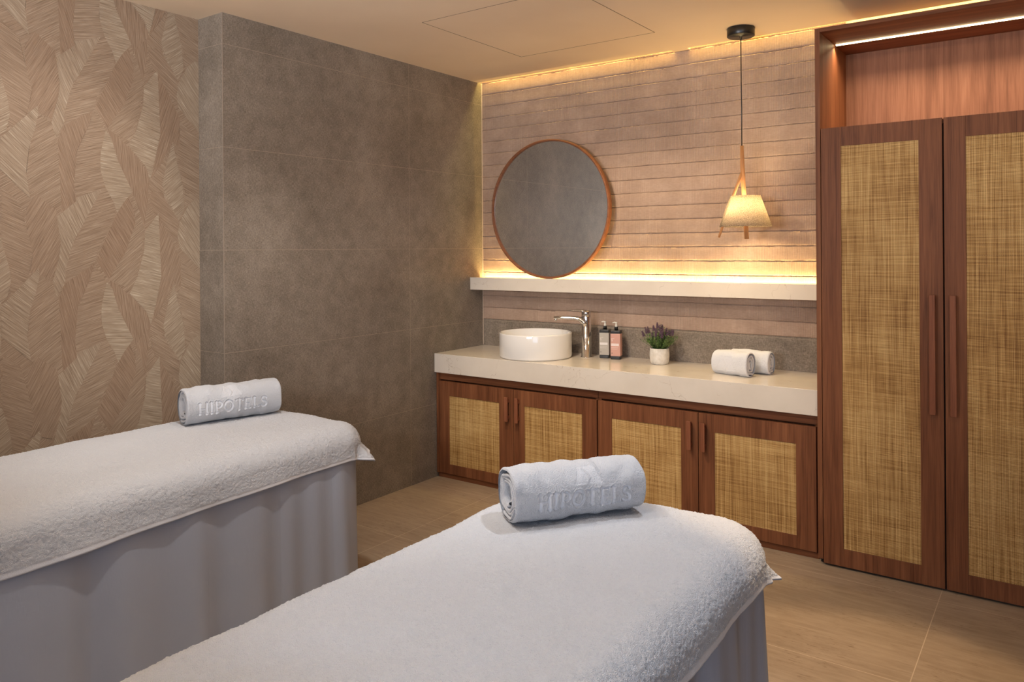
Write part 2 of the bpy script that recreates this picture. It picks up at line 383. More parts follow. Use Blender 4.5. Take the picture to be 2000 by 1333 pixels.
# ---- leaf wallpaper: inlaid hatched leaves
_M = np.array([[r2.x, r2.y, r2.z], [d2.x, d2.y, d2.z], [fw.x, fw.y, fw.z]])
def on(u, v, ax, val):
    d = _M.T @ np.array([(u-1000)/FPX, (v-PY)/FPX, 1]); C = np.array([0, 0, CAM_H]); return C+d*(val-C[ax])/d[ax]
LEAVES = [
 ([(285,265),(385,190),(545,155),(500,250),(440,340),(385,430),(365,480),(335,590),(335,640),(290,720),(268,640),(300,520),(310,440)],(70,160),.8),
 ([(545,155),(600,290),(580,390),(505,500),(490,570),(440,600),(340,645),(335,590),(365,480),(440,340)],(100,-22),.42),
 ([(660,225),(600,340),(495,560),(560,670),(600,640),(650,540),(700,420),(690,330)],(62,110),.12),
 ([(690,230),(740,360),(750,440),(720,620),(700,700),(680,740),(560,670),(650,540),(700,400)],(100,-65),.42),
 ([(770,140),(840,220),(920,400),(925,440),(920,540),(870,470),(800,370),(775,290)],(100,95),.3),
 ([(905,60),(1035,110),(1035,320),(960,350),(945,270)],(100,80),.4),
 ([(870,90),(905,60),(945,270),(950,350),(920,410),(850,290),(835,200)],(100,-60),.75),
 ([(1015,320),(1035,330),(1035,690),(930,560),(920,500),(930,430),(975,350)],(70,115),.85),
 ([(940,640),(1035,720),(1035,1010),(965,1010),(950,950),(920,800),(935,770)],(100,60),.35),
 ([(560,670),(600,700),(690,790),(780,910),(775,980),(700,1030),(690,1010),(640,900),(600,780)],(10,100),.15),
 ([(700,1030),(775,950),(770,1050),(750,1190),(730,1110)],(20,100),.1),
 ([(900,740),(845,850),(780,940),(770,1000),(855,1000),(850,940),(870,840)],(100,85),.3),
 ([(900,740),(920,850),(950,960),(960,1090),(930,1150),(855,1000),(845,960),(870,840)],(100,-75),.85),
 ([(820,380),(880,500),(935,620),(935,770),(900,740),(840,850),(790,930),(835,700)],(38,-110),.08),
 ([(820,365),(830,600),(835,700),(795,880),(780,940),(760,870),(670,760),(710,680),(745,550),(750,450)],(100,45),1.0),
 ([(550,680),(580,720),(610,830),(690,1000),(640,1060),(610,1110),(590,1050),(550,980),(525,900),(520,800)],(100,16),1.0),
 ([(490,580),(550,680),(525,790),(520,880),(550,980),(395,1030),(385,960),(400,790),(460,660)],(100,-16),.42),
 ([(330,655),(485,575),(460,660),(400,780),(385,960),(395,1050),(320,1110),(315,1000),(300,730)],(42,130),.05),
 ([(290,720),(268,640),(200,590),(180,640),(150,780),(135,920),(155,1030),(235,1070),(290,1130),(320,1110),(315,1000),(300,730)],(100,-65),.38),
 ([(0,100),(95,190),(130,330),(165,470),(140,590),(60,690),(30,600),(0,400)],(100,62),.3),
 ([(180,165),(285,265),(310,440),(300,520),(265,620),(200,590),(150,570),(165,470),(130,330),(130,230)],(60,-100),.15),
 ([(195,550),(200,590),(180,680),(150,770),(135,900),(155,1030),(0,880),(0,720),(70,660)],(100,95),.8),
 ([(-60,330),(0,380),(40,520),(50,600),(30,680),(-60,740)],(100,-50),.8)]
def wallpaper():
    def conv(p): q = on(p[0]/2.667, p[1]/2.667, 0, XW); return (q[1], q[2])
    def clip(P, ax, lim, keep_less):
        out = []
        for i in range(len(P)):
            a, c = P[i], P[(i+1) % len(P)]
            ia = (a[ax] <= lim) == keep_less; ic = (c[ax] <= lim) == keep_less
            if ia: out.append(a)
            if ia != ic:
                t = (lim-a[ax])/(c[ax]-a[ax]); out.append((a[0]+t*(c[0]-a[0]), a[1]+t*(c[1]-a[1])))
        return out
    verts = []; faces = []; uvs = []; tones = []
    def add(P, ang, tone, off):
        if len(P) < 3: return
        ct, st = math.cos(ang), math.sin(ang); o1, o2 = rng.rand()*10, rng.rand()*10
        f = []
        for (y, z) in P:
            f.append(len(verts)); verts.append((XW+off, y, z))
            uvs.append((y*ct+z*st+o1, -y*st+z*ct+o2)); tones.append(tone)
        faces.append(f)
    add([(YB, 0), (2.266, 0), (2.266, ZC), (YB, ZC)], math.radians(35), .3, 0.0)
    L = []
    for pts, (dx, dy), tone in LEAVES:
        P = [conv(p) for p in pts]; c = (sum(p[0] for p in pts)/len(pts), sum(p[1] for p in pts)/len(pts))
        a, e = conv(c), conv((c[0]+dx*.2, c[1]+dy*.2)); ang = math.atan2(e[1]-a[1], e[0]-a[0])
        L.append((P, ang, tone))
    for ky in range(0, 5):
        for k in range(-4, 5):
            for i, (P, ang, tone) in enumerate(L):
                Q = [(y-.905*ky, z-.697*k-.35*ky) for y, z in P]
                for args in ((0, 2.266, True), (0, YB, False), (1, ZC, True), (1, 0.0, False)):
                    if Q: Q = clip(Q, *args)
                add(Q, ang+rng.uniform(-.04, .04), min(1, max(0, tone*.9+.03+rng.uniform(-.06, .06))), .0002+.00006*i+(.0016*(ky % 2))*0)
    me = bpy.data.meshes.new('wallpaper'); me.from_pydata(verts, [], faces); me.update()
    uvl = me.uv_layers.new(name='hatch'); att = me.attributes.new('tone', 'FLOAT', 'POINT')
    att.data.foreach_set('value', tones)
    for lp in me.loops: uvl.data[lp.index].uv = uvs[lp.vertex_index]
    # all faces look into the room
    for p in me.polygons:
        if p.normal.x < 0: p.flip()
    return link('wall_far_left', me, M_PAPER)
wp = wallpaper(); wp['kind'] = 'structure'
struct('wall_outer', MB().box(XW-.1, XW-.001, YB-.1, YW+.1, 0, ZC+.14), M_WHITEP)

# ceiling inspection hatch: a fine groove
def groove(pts, wd=.0035, closed=True):
    b = MB(); n = len(pts)
    for i in range(n if closed else n-1):
        p, q = Vector((*pts[i], 0)), Vector((*pts[(i+1) % n], 0)); L = (q-p).length; a = math.atan2(q.y-p.y, q.x-p.x); c = (p+q)/2
        b.box(c.x-L/2, c.x+L/2, c.y-wd/2, c.y+wd/2, ZC-.0008, ZC+.001, rz=a)
    return b
hx = empty('ceiling_hatch', (-2.26, 3.45, ZC))
tag(hx, 'flush square access panel in the beige ceiling, outlined by a fine crack', 'ceiling panel')
def par(o, p): o.parent = p; o.matrix_parent_inverse = Matrix.Translation(-Vector(p.location)); return o
par(MB().box(-2.70, -1.815, 2.99, 3.885, ZC-.0006, ZC+.001).build('panel', M_CEIL), hx)
par(groove([(-2.703, 2.987), (-2.703, 3.888), (-1.812, 3.888), (-1.812, 2.987)], .003).build('seam', M_GROOVE), hx)

# downlight fittings, some on added fill lamps (out of the photo's frame, over the beds)
for i, (p, t, e, c, ang, where) in enumerate(DOWN):
    d = empty('recessed_downlight', (p[0], p[1], ZC))
    tag(d, 'round white recessed downlight '+where, 'downlight', 'recessed ceiling downlights')
    MB().lathe([(.036, -.001), (.036, -.006), (.052, -.005), (.053, 0), (.036, -.001)], n=32).build('trim_ring', M_WHITEP, d)
    MB().lathe([(0, -.003), (.035, -.003)], n=32).build('lens', M_LAMPGLOW, d)

# ------------------------------------------------------------------ cabinets
def door(parent, x0, x1, z0, z1, yf, wx0, wx1, wz0, wz1, thick=.020):
    """framed door with woven panel; yf = front face"""
    g = .0
    d = MB()
    yb = yf+thick
    d.box(x0, wx0, yf, yb, z0, z1, .0012).box(wx1, x1, yf, yb, z0, z1, .0012)
    d.box(wx0-.0005, wx1+.0005, yf+.0002, yb, wz1, z1, .001).box(wx0-.0005, wx1+.0005, yf+.0002, yb, z0, wz0, .001)
    o = d.build('door', M_WOOD, parent)
    MB().box(wx0-.004, wx1+.004, yf+.004, yf+.0065, wz0-.004, wz1+.004).build('cane_panel', M_CANE, o)['label'] = 'woven golden cane infill'
    return o
def handle(o, x0, x1, z0, z1, yf, out):
    b = MB().box(x0, x1, yf-out, yf-out+.011, z0, z1, .0012)
    b.box(x0+.004, x1-.004, yf-out+.01, yf+.001, z1-.035, z1-.012).box(x0+.004, x1-.004, yf-out+.01, yf+.001, z0+.012, z0+.035)
    return b.build('handle', M_HAND, o)
M_HAND = mat_wood('walnut_handle', 'z', (.14, .045, .02), (.22, .078, .038), (.31, .12, .06), .4)
YD = 3.84
def vanity(x0, x1, gaps, label, left_end=False):
    e = empty('vanity_cabinet', ((x0+x1)/2, YD+.24, 0)); tag(e, label, 'cabinet', 'vanity cabinets under the counter')
    b = MB()
    for a in (x0, x1-.018): b.box(a, a+.018, YD+.021, YW-.014, .03, .690)
    b.box(x0+.018, x1-.018, YD+.021, YW-.014, .03, .048).box(x0+.018, x1-.018, YD+.3, YD+.31, .05, .69)
    if left_end: b.box(x0, x0+.017, YD-.004, YD+.0205, .03, .690, .001)
    par(b.build('carcass', M_WOOD), e)
    par(MB().box(x0+(.0175 if left_end else .0005), x1-.0005, YD+.014, YD+.0205, .644, .690).build('top_rail', M_WOODX), e)
    par(MB().box(x0+.002, x1-.002, YD+.012, YD+.028, .001, .0295).build('plinth', M_WOODX), e)
    for (a, c, wa, wc, hx0, side) in gaps:
        d = door(None, a, c, .034, .634, YD, wa, wc, .097, .543)
        h = handle(d, hx0, hx0+.024, .440, .590, YD, .032)
        par(d, e)
    return e
def hxat(u, v): return float(on(u, v, 1, YD-.032)[0])
h1 = hxat(984, 797); h2 = hxat(1003.5, 800); h3 = hxat(1340, 850); h4 = hxat(1367, 855)
vanity(XG+.006, -2.1625, [(-3.348, -2.7485, -3.262, -2.857, h1, 1), (-2.7445, -2.1655, -2.666, -2.262, h2, 0)], 'left walnut vanity cabinet below the white basin, two cane doors', True)
vanity(-2.1605, -.958, [(-2.1565, -1.5615, -2.069, -1.656, h3, 1), (-1.5575, -.968, -1.471, -1.062, h4, 0)], 'right walnut vanity cabinet beside the tall wardrobe, two cane doors')

# worktop
o = MB().box(XG+.001, -.951, 3.8227, YW-.0135, .6915, .815, .0016).build('countertop', M_QUARTZ)
tag(o, 'long thick cream quartz worktop with fine cracks on the walnut vanity cabinets', 'countertop')
# shelf (board, with a gap at the wall for the light line)
sh = MB().box(XG+.001, -.951, 4.205, 4.322, 1.217, 1.302, .0014).build('wall_shelf', M_QUARTZ)
tag(sh, 'cream quartz wall shelf above the basin with a glowing light line behind it', 'shelf')
MB().box(XG+.002, -.952, 4.3225, YW-.0135, 1.217, 1.262).build('back_rail', M_WHITEP, sh)
MB().box(XG+.01, -.955, 4.325, 4.341, 1.2625, 1.268).build('light_strip', M_LEDY, sh)
cl = MB().box(XG+.01, .1, 4.318, 4.33, 2.79, 2.80).build('cove_light_strip', M_LEDY)
tag(cl, 'yellow light line hidden in the ceiling slot over the ribbed tile wall', 'light')

# ------------------------------------------------------------------ wardrobe
YF = 3.795
wd = empty('wardrobe', (-.42, YF+.28, 0)); tag(wd, 'tall walnut wardrobe with two cane doors and an open lit niche on top', 'wardrobe')
WX0, WX1 = -.950, .107
b = MB().box(WX0, WX0+.022, YF, YW-.003, .0285, 2.529, .001).box(WX1-.022, WX1, YF, YW-.003, .0285, 2.529, .001)
par(b.build('side_panel', M_WOOD), wd)
par(MB().box(WX0+.0222, WX1-.0222, YF, YW-.003, 2.510, 2.529, .001).build('top_panel', M_WOODX), wd)
par(MB().box(WX0+.0222, WX1-.0222, YF+.0215, YF+.5, 2.032, 2.053, .001).build('niche_shelf', M_NICHE), wd)
par(MB().box(WX0+.0222, WX1-.0222, YW-.03, YW-.012, .03, 2.5095).build('back_panel', M_NICHE), wd)
par(MB().box(WX0+.0222, WX1-.0222, YF+.03, YF+.5, .03, .05).build('base_panel', M_WOODX), wd)
par(MB().box(WX0+.004, WX1-.004, YF+.035, YF+.05, .001, .028).build('plinth', M_GAP_SHADE), wd)  # black strip painting the shade in the gap below the doors
par(MB().box(WX0+.03, WX1-.03, 4.079, 4.089, 2.5045, 2.5098).build('light_strip', M_LED), wd)
par(MB().box(-.45, -.393, YF+.0215, YF+.0295, .03, 2.0295).build('gap_shade_strip', M_GAP_SHADE), wd)  # dark strip that puts shade into the gap between the doors
for (a, c, wa, wc, hx0) in ((-.9255, -.4245, -.838, -.516, -.476), (-.4185, .0825, -.336, -.008, -.397)):
    d = door(None, a, c, .012, 2.055, YF, wa, wc, .094, 1.966)
    handle(d, hx0, hx0+.024, .768, 1.287, YF, .034)
    par(d, wd)

# ------------------------------------------------------------------ mirror
MX, MZ, MY, MR = -2.752, 1.760, 4.262, .458
mr = empty('round_mirror', (MX, MY, 1.302)); tag(mr, 'large round mirror with thin walnut frame standing on the quartz shelf', 'mirror')
def ringy(prof, n=128):
    b = MB().lathe(prof, n=n, closed=True); bm = b.bm
    for v in bm.verts: v.co = Vector((v.co.x, -v.co.z, v.co.y))  # axis along y
    return b
fr = ringy([(MR-.013, -.002), (MR-.013, .016), (MR-.009, .020), (MR-.003, .020), (MR, .016), (MR, -.018), (MR-.013, -.018)])
f = fr.build('frame', M_FRAMEW, mr); f.location = (0, 0, MZ-1.302)
b = MB().lathe([(0, -.012), (MR-.0125, -.012), (MR-.0125, .004), (0, .004)], n=128)
for v in b.bm.verts: v.co = Vector((v.co.x, -v.co.z, v.co.y))
for fc in b.bm.faces: fc.smooth = False
g = b.build('glass', M_GLASSM, mr); g.location = (0, 0, MZ-1.302)

# ------------------------------------------------------------------ basin, tap, bottles, plant
ZT = .815
bs = empty('vessel_basin', (-2.729, 4.062, ZT)); tag(bs, 'round white ceramic vessel basin standing on the cream worktop', 'basin')
R = .231
MB().lathe([(0, 0), (R-.012, 0), (R-.003, .004), (R, .012), (R, .148), (R-.002, .1545), (R-.006, .156), (R-.010, .1545), (R-.012, .148), (R-.016, .08), (R-.035, .04), (R-.09, .022), (.025, .017), (0, .017)], n=96).build('bowl', M_CERAM, bs)
MB().lathe([(0, .018), (.022, .018), (.024, .0205), (.02, .023), (0, .0235)], n=32).build('drain', M_CHROME, bs)

tp = empty('basin_tap', (-2.44, 4.204, ZT)); tag(tp, 'tall chrome mixer tap with flat lever beside the white basin', 'tap')
MB().lathe([(0, 0), (.036, 0), (.036, .004), (.031, .006), (.0305, .255), (.029, .262), (0, .262)], n=48).build('body', M_CHROME, tp)
ux, uy = -.895, -.446
def at(L, z): return (ux*L, uy*L, z)
MB().tube([at(.0, .205), at(.018, .224), at(.04, .239), at(.075, .2465), at(.15, .2485), at(.204, .2485)], [.026, .021, .0155, .012, .010, .0085], 16, sx=1.45).build('spout', M_CHROME, tp)
MB().tube([at(.192, .243), at(.192, .228)], .008, 14).build('aerator', M_CHROME, tp)
lv = MB().lathe([(0, .264), (.029, .264), (.030, .268), (.030, .285), (.027, .293), (0, .295)], n=40)
lv.tube([at(.0, .286), at(.03, .293), at(.08, .294), at(.122, .293)], [.012, .0075, .0045, .003], 12, sx=2.6)
lv.build('lever', M_CHROME, tp)

M_PUMP = plain('frosted_pump', (.70, .68, .62), .3)
def bottle(x, y, label, col, side):
    e = empty('pump_bottle', (x, y, ZT), math.radians(16)); tag(e, label, 'bottle', 'pump bottles beside the tap')
    w_ = .0305
    MB().box(-w_, w_, -w_, w_, .0005, .178, .004).build('bottle', M_BLACK, e)
    lab = MB().box(-w_-.0006, w_+.0006, -w_-.0006, w_+.0006, .018, .161, .0042)
    t = NT('label_'+side); cc = t.co(); lx, ly, lz = t.sep(cc)
    face = t.math('LESS_THAN', ly, -w_+.0002)
    def rect(xa, xb, za, zb):
        return t.math('MULTIPLY', t.math('MULTIPLY', t.math('GREATER_THAN', lx, xa), t.math('LESS_THAN', lx, xb)), t.math('MULTIPLY', t.math('GREATER_THAN', lz, za), t.math('LESS_THAN', lz, zb)))
    base = col
    c1 = t.mix(t.math('MULTIPLY', t.math('MULTIPLY', face, rect(-.027, .022, .083, .098)), .62), base, (.86, .84, .84))
    lines = t.math('MAXIMUM', t.math('MAXIMUM', rect(-.026, -.006, .127, .1285), rect(-.026, .018, .072, .073)), rect(-.026, .012, .064, .065))
    seven = t.math('MAXIMUM', rect(-.026, -.018, .1205, .122), rect(-.0215, -.0195, .111, .121))
    c2 = t.mix(t.math('MULTIPLY', t.math('MULTIPLY', face, t.math('MAXIMUM', lines, seven)), .8), c1, (.85, .83, .82))
    c3 = t.mix(t.math('MULTIPLY', face, rect(-.023, -.019, .036, .041)), c2, (.03, .03, .03))
    mt = t.set(base=c3, rough=.45)
    lab.build('wrap_label', mt, e)
    MB().lathe([(0, .178), (.0115, .178), (.0115, .197), (.010, .199), (0, .199)], n=32).build('collar', M_BLACK, e)
    p = MB().lathe([(0, .199), (.0085, .199), (.0075, .205), (.0055, .213), (.0045, .219), (.0075, .221), (.0075, .226), (0, .2275)], n=24)
    p.tube([(0, 0, .2235), (-.012, -.003, .2255), (-.022, -.006, .2225)], [.0055, .0045, .003], 10)
    p.build('pump', M_PUMP, e)
bottle(-2.333, 4.253, 'pump bottle with the pale grey label, nearer the chrome tap', (.42, .39, .34), 'grey')
bottle(-2.248, 4.240, 'pump bottle with the salmon pink label, to the right of the grey one', (.56, .31, .25), 'pink')

pot = empty('potted_lavender', (-1.939, 4.194, ZT)); tag(pot, 'small purple lavender plant in a round white pot on the worktop', 'plant')
def mat_pot():
    t = NT('white_speckled_pot'); co = t.co(); n = t.noise(co, 40, 4, .6)
    return t.set(base=t.ramp(n, [(.35, (.60, .56, .50)), (.6, (.72, .69, .64))]), rough=.6)
MB().lathe([(0, 0), (.044, 0), (.049, .003), (.055, .018), (.0578, .045), (.0575, .07), (.0555, .090), (.0545, .0935), (.052, .0935), (.051, .088), (.051, .078)], n=64).build('pot', mat_pot(), pot)
MB().lathe([(.0515, .079), (.03, .083), (0, .085)], n=32).build('soil', M_SOIL, pot)
def foliage():
    r = random.Random(5); st = MB(); bl = MB(); tips = []
    for i in range(120):
        a = r.uniform(0, 2*math.pi); sp = r.uniform(0, 1)**.6; rr = .030*sp
        base = Vector((rr*math.cos(a), rr*math.sin(a), .080)); H = r.uniform(.055, .135)*(1.12-.45*sp); out = sp*r.uniform(.045, .085)
        tip = Vector((base.x+out*math.cos(a), base.y+out*math.sin(a), .080+H)); mid = (base+tip)/2+Vector((0, 0, .012))
        pts = [base.lerp(mid, t).lerp(mid.lerp(tip, t), t) for t in (0, .33, .66, 1)]
        st.tube(pts, [.0011, .001, .0009, .0006], 5)
        for q in range(13):      # needle leaves up the stem
            t = .25+.72*q/10; p = base.lerp(mid, t).lerp(mid.lerp(tip, t), t); b2 = r.uniform(0, 6.28)
            d = Vector((math.cos(b2), math.sin(b2), r.uniform(.3, 1.2))).normalized(); L = r.uniform(.011, .021)
            side = d.cross(Vector((0, 0, 1))).normalized()*.0022
            bm = st.bm; v = [bm.verts.new(p-side*.4), bm.verts.new(p+d*L*.5-side), bm.verts.new(p+d*L), bm.verts.new(p+d*L*.5+side)]
            bm.faces.new(v)
        if sp < .85 and H > .066 and len(tips) < 26: tips.append((tip, (tip-mid).normalized()))
    return st, tips
fo, tips = foliage()
def mat_leafg():
    t = NT('lavender_green'); co = t.co(); n = t.noise(co, 60, 3, .6)
    return t.set(base=t.ramp(n, [(.35, (.03, .065, .018)), (.52, (.10, .18, .045)), (.66, (.24, .34, .10))]), rough=.55)
fo.build('foliage', mat_leafg(), pot)
M_PURP = plain('lavender_purple', (.10, .055, .085), .7)
r = random.Random(9)
tips.append((Vector((0.004, 0, .198)), Vector((0, 0, 1))))
for tip, d in tips:
    fb = MB(); d = (d+Vector((0, 0, 1))).normalized(); L = r.uniform(.026, .042)
    fb.tube([tip-d*.02, tip+d*L*.9], .0009, 5)
    nl = 6
    for k in range(nl):
        c = tip+d*(L*k/nl); rad = .0078*(1-.55*k/nl)
        for j in range(5):
            a = 2*math.pi*j/5+k; s1 = d.orthogonal().normalized(); s2 = d.cross(s1)
            p = c+(s1*math.cos(a)+s2*math.sin(a))*rad*.75
            g_ = bmesh.new(); bmesh.ops.create_icosphere(g_, subdivisions=1, radius=rad*.55)
            for v in g_.verts: v.co = v.co*1.0+p+d*abs(v.co.z)*.3
            fb._merge(g_)
    fb.build('flower_spike', M_PURP, pot)

# ------------------------------------------------------------------ pendant lamp
px_, py_ = -1.406, 4.095
pd = empty('pendant_lamp', (px_, py_, ZC)); tag(pd, 'pendant lamp with speckled cone shade and forked wooden stem over the worktop', 'pendant lamp')
MB().lathe([(0, -.0005), (.070, -.0005), (.0725, -.003), (.0725, -.043), (.070, -.046), (.008, -.046), (.006, -.058), (0, -.058)], n=64).build('canopy', M_BLACK, pd)
rx, ry = rt.x, rt.y           # the lamp's forked plane, roughly along this direction in the room
def pp(s, z): return (rx*s, ry*s, z-ZC)
MB().tube([pp(0, 2.63), pp(.0005, 2.35), pp(.002, 2.25), pp(.001, 2.04)], .0028, 8).build('cord', M_BLACK, pd)
MB().tube([pp(.0015, 2.046), pp(.003, 1.95), pp(.007, 1.85), pp(.0165, 1.70), pp(.0235, 1.544)], [.0095, .0115, .012, .012, .0125], 14, sx=.8).build('stem', M_LAMPW, pd)
MB().tube([pp(.001, 1.905), pp(-.013, 1.865), pp(-.045, 1.780), pp(-.085, 1.67), pp(-.126, 1.553)], [.007, .0085, .0085, .008, .006], 12, sx=.8).build('side_branch', M_LAMPW, pd)
def mat_shade():
    t = NT('speckled_felt_shade'); co = t.co()
    v = t.noise(co, 420, 3, .8); big = t.noise(co, 7, 2, .5)
    c = t.ramp(v, [(.40, (.16, .12, .10)), (.52, (.55, .48, .42)), (.62, (.72, .66, .60))])
    d = t.n('ShaderNodeBsdfDiffuse', {0: c}).outputs[0]
    tcol = t.ramp(v, [(.42, (.20, .15, .10)), (.54, (.80, .72, .58)), (.68, (.95, .92, .84))])
    tr = t.n('ShaderNodeBsdfTranslucent', {0: tcol}).outputs[0]
    mx = t.n('ShaderNodeMixShader', {0: .62, 1: d, 2: tr}).outputs[0]
    t.t.links.new(mx, t.o.inputs[0]); return t.m
sz0, sz1 = 1.610-ZC, 1.776-ZC
s_ = MB().lathe([(.137, sz0), (.079, sz1), (.0775, sz1), (.1355, sz0)], c=(rx*.018, ry*.018, 0), n=96, closed=True).build('shade', mat_shade(), pd)
MB().lathe([(0, 1.70-ZC), (.018, 1.705-ZC), (.027, 1.725-ZC), (.022, 1.75-ZC), (.012, 1.768-ZC), (0, 1.77-ZC)], c=(rx*-.02, ry*-.02, 0), n=24).build('bulb', emis('warm_bulb', (1, .72, .36), 25), pd)
MB().lathe([(.052, 1.738-ZC), (.066, 1.738-ZC), (.064, 1.750-ZC), (.054, 1.750-ZC)], c=(rx*.018, ry*.018, 0), n=48, closed=True).build('added_glow_ring', emis('added_ring_glow', (1, .78, .42), 60), pd)  # unseen glowing ring added for the bright band on the shade

# ------------------------------------------------------------------ rolled towels
def seg(x0, y0, x1, y1, w=.085): return ('s', x0, y0, x1, y1, w)
def glyphs():
    G = {}
    G['H'] = (.80, [seg(.12, 0, .12, 1), seg(.68, 0, .68, 1), seg(.12, .5, .68, .5, .05), seg(.0, .03, .24, .03, .035), seg(.0, .97, .24, .97, .035), seg(.56, .03, .80, .03, .035), seg(.56, .97, .80, .97, .035)])
    G['I'] = (.34, [seg(.17, 0, .17, 1), seg(.03, .03, .31, .03, .035), seg(.03, .97, .31, .97, .035)])
    G['P'] = (.66, [seg(.14, 0, .14, 1), seg(.02, .03, .28, .03, .035), seg(.02, .97, .38, .97, .035), ('a', .36, .73, .24, -90, 90, .075), seg(.14, .49, .36, .49, .04)])
    G['O'] = (.86, [('e', .43, .5, .36, .45, .085)])
    G['T'] = (.74, [seg(.37, 0, .37, 1), seg(.03, .96, .71, .96, .045), seg(.24, .03, .50, .03, .035), seg(.03, .82, .03, .96, .035), seg(.71, .82, .71, .96, .035)])
    G['E'] = (.64, [seg(.14, 0, .14, 1), seg(.02, .04, .60, .04, .045), seg(.02, .96, .58, .96, .045), seg(.14, .5, .46, .5, .045), seg(.6, .04, .6, .2, .035), seg(.58, .8, .58, .96, .035)])
    G['L'] = (.62, [seg(.14, 0, .14, 1), seg(.02, .04, .60, .04, .045), seg(.02, .97, .28, .97, .035), seg(.6, .04, .6, .22, .035)])
    G['S'] = (.60, [('a', .31, .73, .215, 20, 270, .07), ('a', .29, .27, .235, -160, 90, .075)])
    return G
GL = glyphs()
def sdf(word, X, Y, gap=.12):
    """signed distance (letter heights) to the word's strokes; word spans 0..width"""
    D = np.full(X.shape, 9.0); cx = 0
    for ch in word:
        wd_, st = GL[ch]
        for s in st:
            if s[0] == 's':
                _, x0, y0, x1, y1, w_ = s; x0 += cx; x1 += cx
                dx, dy = x1-x0, y1-y0; t = np.clip(((X-x0)*dx+(Y-y0)*dy)/(dx*dx+dy*dy), 0, 1)
                D = np.minimum(D, np.hypot(X-x0-t*dx, Y-y0-t*dy)-w_)
            elif s[0] == 'e':
                _, ax, ay, ra, rb, w_ = s
                q = np.hypot((X-cx-ax)/ra, (Y-ay)/rb); D = np.minimum(D, np.abs(q-1)*.5*(ra+rb)-w_)
            else:
                _, ax, ay, rr, a0, a1, w_ = s
                th = np.degrees(np.arctan2(Y-ay, X-cx-ax)); th = np.where(th < a0-180+ (a1-a0)/2, th+360, th); th = np.where(th > a1+180-(a1-a0)/2, th-360, th)
                thc = np.radians(np.clip(th, a0, a1))
                D = np.minimum(D, np.hypot(X-cx-ax-rr*np.cos(thc), Y-ay-rr*np.sin(thc))-w_)
        cx += wd_+gap
    return D, cx-gap
def sm(x): x = np.clip(x, 0, 1); return x*x*(3-2*x)
def noise1(n, k, r_):
    a = r_.randn(n+2*k); kk = np.hanning(2*k+1); kk /= kk.sum(); a = np.convolve(a, kk, 'same')[k:-k]; return a/a.std()
def noise2(nu, nv, k, r_):
    a = r_.randn(nu+2*k, nv+2*k); kk = np.hanning(2*k+1); kk /= kk.sum()
    a = np.apply_along_axis(lambda q: np.convolve(q, kk, 'same'), 0, a); a = np.apply_along_axis(lambda q: np.convolve(q, kk, 'same'), 1, a)
    a = a[k:-k, k:-k]; return a/a.std()
